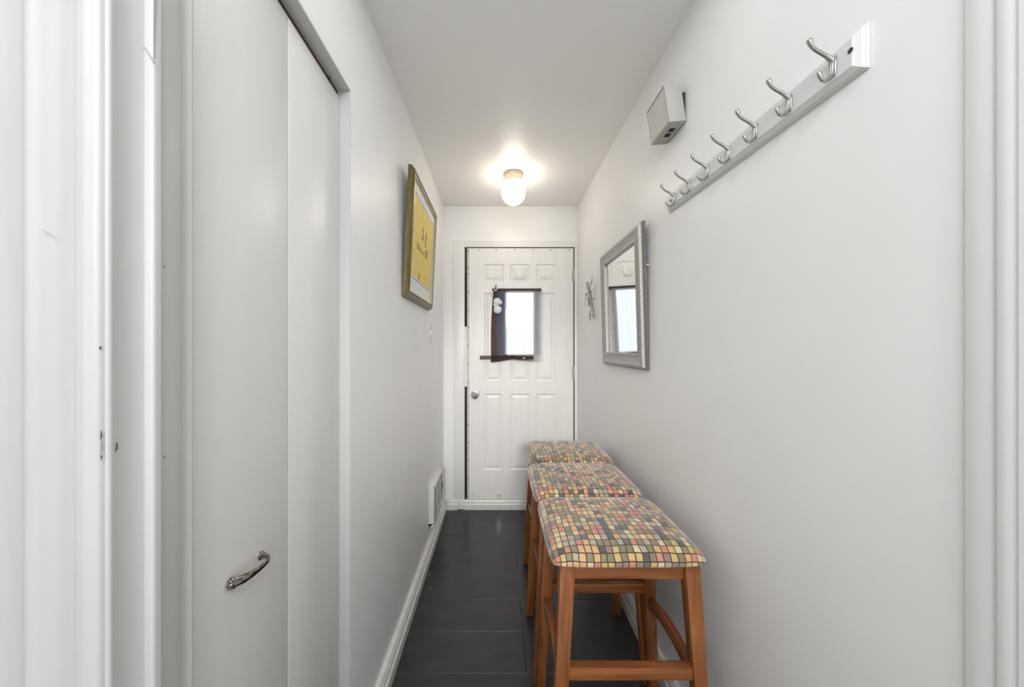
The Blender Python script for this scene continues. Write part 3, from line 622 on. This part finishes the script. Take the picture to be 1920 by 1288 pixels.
part('mounting_bracket', MB().box(XR-.012, XR, HY0+.012, HY1-.012, HZ0+.012, HZ1-.02), 'rod', ch)

# ---------------------------------------------------------------- curtain, rods, hanging ornament on the door
YCt = 2.652
cu = thing('curtain', 'dark sheer curtain panel over the small window of the entry door', 'curtain', (-.058, YCt, 1.16))
def cloth(x0f, x1f, z0f, z1f, nx, nz_, amp, dy=0, sag=None):
    mb = MB(); vs = []; fs = []
    for j in range(nz_+1):
        for i in range(nx+1):
            s_ = i/nx; t_ = j/nz_
            z = z0f(s_)+(z1f(s_)-z0f(s_))*t_; x = x0f(t_)+(x1f(t_)-x0f(t_))*s_
            y = YCt+dy+amp*math.sin(x*110+1.5*math.sin(3*t_))*(.4+.6*t_)+amp*.6*math.sin(x*47+2)
            vs.append((x, y, z))
    fs = [(j*(nx+1)+i, j*(nx+1)+i+1, (j+1)*(nx+1)+i+1, (j+1)*(nx+1)+i) for j in range(nz_) for i in range(nx)]
    return mb.add(vs, fs)
xl = lambda t_: -.057+.040*max(0, t_-.35)**1.6
part('sheer_panel', cloth(lambda t_: xl(t_)+.03, lambda t_: .36, lambda s_: 1.240, lambda s_: 1.768, 90, 16, .0035), 'sheer', cu, sm=True, ang=80)
part('side_hem', cloth(xl, lambda t_: xl(t_)+.052-.022*t_, lambda s_: 1.235, lambda s_: 1.765, 8, 16, .002, dy=-.004), 'hem_side', cu, sm=True, ang=80)
part('bottom_hem', cloth(lambda t_: -.058, lambda t_: .36, lambda s_: 1.187+.022*math.sin(PI*min(1, s_*1.05))**2*(1 if s_ < .5 else .7), lambda s_: 1.240, 60, 4, .002, dy=-.024), 'hem', cu, sm=True, ang=80)
for px, py in ((1010.5,628),(981.5,671)):
    part('pin', MB().lathe([(.0015,.012),(.006,.002),(.007,-.002),(.004,-.006)], (FX(px), YCt-.026 if py > 650 else YCt-.012, ZP(py, YF)), axis=1, n=12), 'plastic', cu, sm=True)
r1 = thing('curtain_rod', 'thin dark rod along the top of the door curtain', 'curtain rod', (.17, 2.655, 1.771), group=None)
part('pole', MB().tube([(FX(923), 2.652, ZP(543.5,YF)), (FX(1014), 2.652, ZP(543.5,YF))], .0085, n=12), 'rod', r1, sm=True)
part('bracket', MB().box(FX(1010), FX(1013), 2.652, YD, ZP(547,YF), ZP(541,YF)), 'rod', r1)
part('bracket', MB().box(FX(925), FX(928), 2.652, YD, ZP(547,YF), ZP(541,YF)), 'rod', r1)
r2 = thing('curtain_rod', 'thick brown rod end below the curtain, left of its bottom hem', 'curtain rod', (.1, 2.655, 1.22))
part('pole', MB().tube([(FX(900), 2.6530, ZP(670.0,YF)), (FX(1000), 2.6530, ZP(670.0,YF))], .0145, n=14), 'rod_end', r2, sm=True)
part('bracket', MB().box(FX(903), FX(906), 2.655, YD, ZP(674,YF), ZP(667,YF)), 'rod_end', r2)
hg = thing('hanging_ornament', 'white two-lobed ornament hanging from a ring at the curtain corner', 'ornament', (FX(932), 2.62, ZP(587,YF)))
yo = 2.620
mb = MB()
for cx, cy_, r in ((932.3,565.5,7.2),(933,580.5,7.6),(937.5,567,4.2),(936.5,579,4.3),(928.5,572,3.6)):
    c = (FX(cx, yo), yo, ZP(cy_, yo)); R_ = r*yo/F
    mb.lathe([(max(.0005, R_*math.sin(t)), R_*math.cos(t)) for t in [PI*i/12 for i in range(13)]], c, n=18)
mb.mapv(lambda v: (v[0], yo+(v[1]-yo)*.45, v[2]))
part('body', mb, 'ceramic', hg, sm=True, ang=80)
part('cord', MB().tube([(FX(929,yo), yo, ZP(546,yo)), (FX(927.5,yo), yo, ZP(553,yo)), (FX(930,yo), yo, ZP(560,yo))], .0035, n=8)
     .tube([(FX(930,yo), yo, ZP(546,yo)), (FX(934,yo), yo, ZP(554,yo)), (FX(934,yo), yo, ZP(560,yo))], .003, n=8), 'rod', hg, sm=True)
ringpts = [(FX(929.4+2.9*math.cos(t), yo), yo, ZP(538.5-6.5*math.sin(t), yo)) for t in [2*PI*i/24 for i in range(25)]]
part('ring', MB().tube(ringpts, .0034, n=8), 'nickel', hg, sm=True, ang=80)
part('suction_hook', MB().lathe([(.014,YD-yo),(.013,YD-yo-.004),(.006,YD-yo-.010),(.005,.0)], (FX(929.4,yo), yo, ZP(535,yo)), axis=1, n=18), 'plastic', hg, sm=True)

# ---------------------------------------------------------------- stools
def cushion_mesh():
    N = 72; HX, HY, H = .2195, .184, .048
    ts = [math.sin(PI/2*(-1+2*i/N)) for i in range(N+1)]
    def pos(u, v):
        # rounded-square plan
        k = (1-abs(u)**7)*(1-abs(v)**7)
        k = max(k, 0)
        h = H*(k**.42)*(.86+.14*(1-u*u)*(1-v*v)) 
        lumps = .0013*math.sin(u*9+1)*math.sin(v*8+2)*k
        cr = 1-.045*(abs(u)*abs(v))**5
        bulge = 1+.012*(min(1, h/H))*(max(abs(u), abs(v))**6)
        return Vector((HX*u*cr*bulge, HY*v*cr*bulge, h+lumps+.012*0))
    P = [[pos(u, v) for u in ts] for v in ts]
    mid = N//2
    ux = [0]*(N+1); vy = [0]*(N+1)
    for i in range(1, N+1):
        ux[i] = ux[i-1]+(P[mid][i]-P[mid][i-1]).length
        vy[i] = vy[i-1]+(P[i][mid]-P[i-1][mid]).length
    vs = [p_ for row in P for p_ in row]; n1 = N+1
    fs = [(j*n1+i, j*n1+i+1, (j+1)*n1+i+1, (j+1)*n1+i) for j in range(N) for i in range(N)]
    # rolled under edge and flat bottom
    ring = [i for i in range(n1)]+[j*n1+N for j in range(1, n1)]+[N*n1+i for i in range(N-1, -1, -1)]+[j*n1 for j in range(N-1, 0, -1)]
    b0 = len(vs); vs = vs+[Vector((vs[r].x*.965, vs[r].y*.96, -.006)) for r in ring]; L = len(ring)
    fs += [(ring[i], b0+i, b0+(i+1)%L, ring[(i+1)%L]) for i in range(L)]; fs.append(tuple(b0+i for i in range(L)))
    me = bpy.data.meshes.new('seat'); me.from_pydata([tuple(v) for v in vs], [], fs)
    uvl = me.uv_layers.new(name='UVMap')
    uvv = [(ux[i], vy[j]) for j in range(n1) for i in range(n1)]+[(uvv_[0], uvv_[1]) for uvv_ in [(ux[r % n1], vy[r//n1]) for r in ring]]
    for p_ in me.polygons:
        for li in p_.loop_indices:
            vi = me.loops[li].vertex_index; u_, v_ = uvv[vi]
            uvl.data[li].uv = (u_+1, v_+1)
    for p_ in me.polygons: p_.use_smooth = True
    me.materials.append(M['mosaic']); return me
SZ = .700
def make_stool(loc, label):
    r = thing('bar_stool', label, 'stool', loc, group='bar stools with patchwork seats')
    o = bpy.data.objects.new('seat', cushion_mesh()); COL.objects.link(o); o.parent = r; o.location = (-.007, 0, SZ+.003)
    loc = Vector(loc)
    w = .042; tx, ty, bx, by = .174, .140, .214, .164
    def lx(z, s): return s*(bx+(tx-bx)*z/SZ)
    def ly(z, s): return s*(by+(ty-by)*z/SZ)
    def P(name, mb, m):
        mb.v = [tuple(Vector(v)+loc) for v in mb.v]; return part(name, mb, m, r, bev=.0025)
    for sx in (-1, 1):
        for sy in (-1, 1):
            P('leg', MB().bar((lx(0,sx), ly(0,sy), 0), (lx(SZ-.006,sx), ly(SZ-.006,sy), SZ-.006), w, w*.86, .80), 'wood_z')
    for sy in (-1, 1):   # aprons front/back
        z0, z1 = SZ-.054, SZ-.004; y = ly(SZ, sy)
        P('apron', MB().box(lx(z1,-1)+w/2-.001, lx(z1,1)-w/2+.001, y-.010, y+.010, z0, z1), 'wood_x')
        z0, z1 = .371, .407; yy = ly(.416, sy)
        if sy > 0: z0, z1 = .392, .426
        P('footrest' if sy < 0 else 'stretcher', MB().box(lx(z0,-1)+w/2-.002, lx(z0,1)-w/2+.002, yy-.012, yy+.012, z0, z1), 'wood_x')
    for sx in (-1, 1):
        z0, z1 = SZ-.054, SZ-.004; x = lx(SZ, sx)
        P('apron', MB().box(x-.010, x+.010, ly(z1,-1)+w*.43-.001, ly(z1,1)-w*.43+.001, z0, z1), 'wood_y')
        # arched side stretcher
        n = 12; y0, y1 = ly(.37,-1)+w*.40, ly(.37,1)-w*.40; x = lx(.375, sx)
        top = [(y0+(y1-y0)*i/n, .376+.024*math.sin(PI*i/n)) for i in range(n+1)]
        bot = [(y0+(y1-y0)*i/n, .338+.026*math.sin(PI*i/n)) for i in range(n, -1, -1)]
        P('stretcher', MB().prism(top+bot, 0, x-.011, x+.011), 'wood_y')
    return r
st = make_stool((.3705, 1.083, 0.0008), 'bar stool with mosaic patterned seat nearest the camera, fully visible')
s2 = dup(st, (.3655, 1.452, 0.0008), 'bar stool with mosaic patterned seat, middle one of the row')
s3 = dup(st, (.382, 1.832, 0.0008), 'bar stool with mosaic patterned seat nearest the entry door')

# helper tags are not part of the description
for o in bpy.data.objects:
    if '_w' in o: del o['_w']
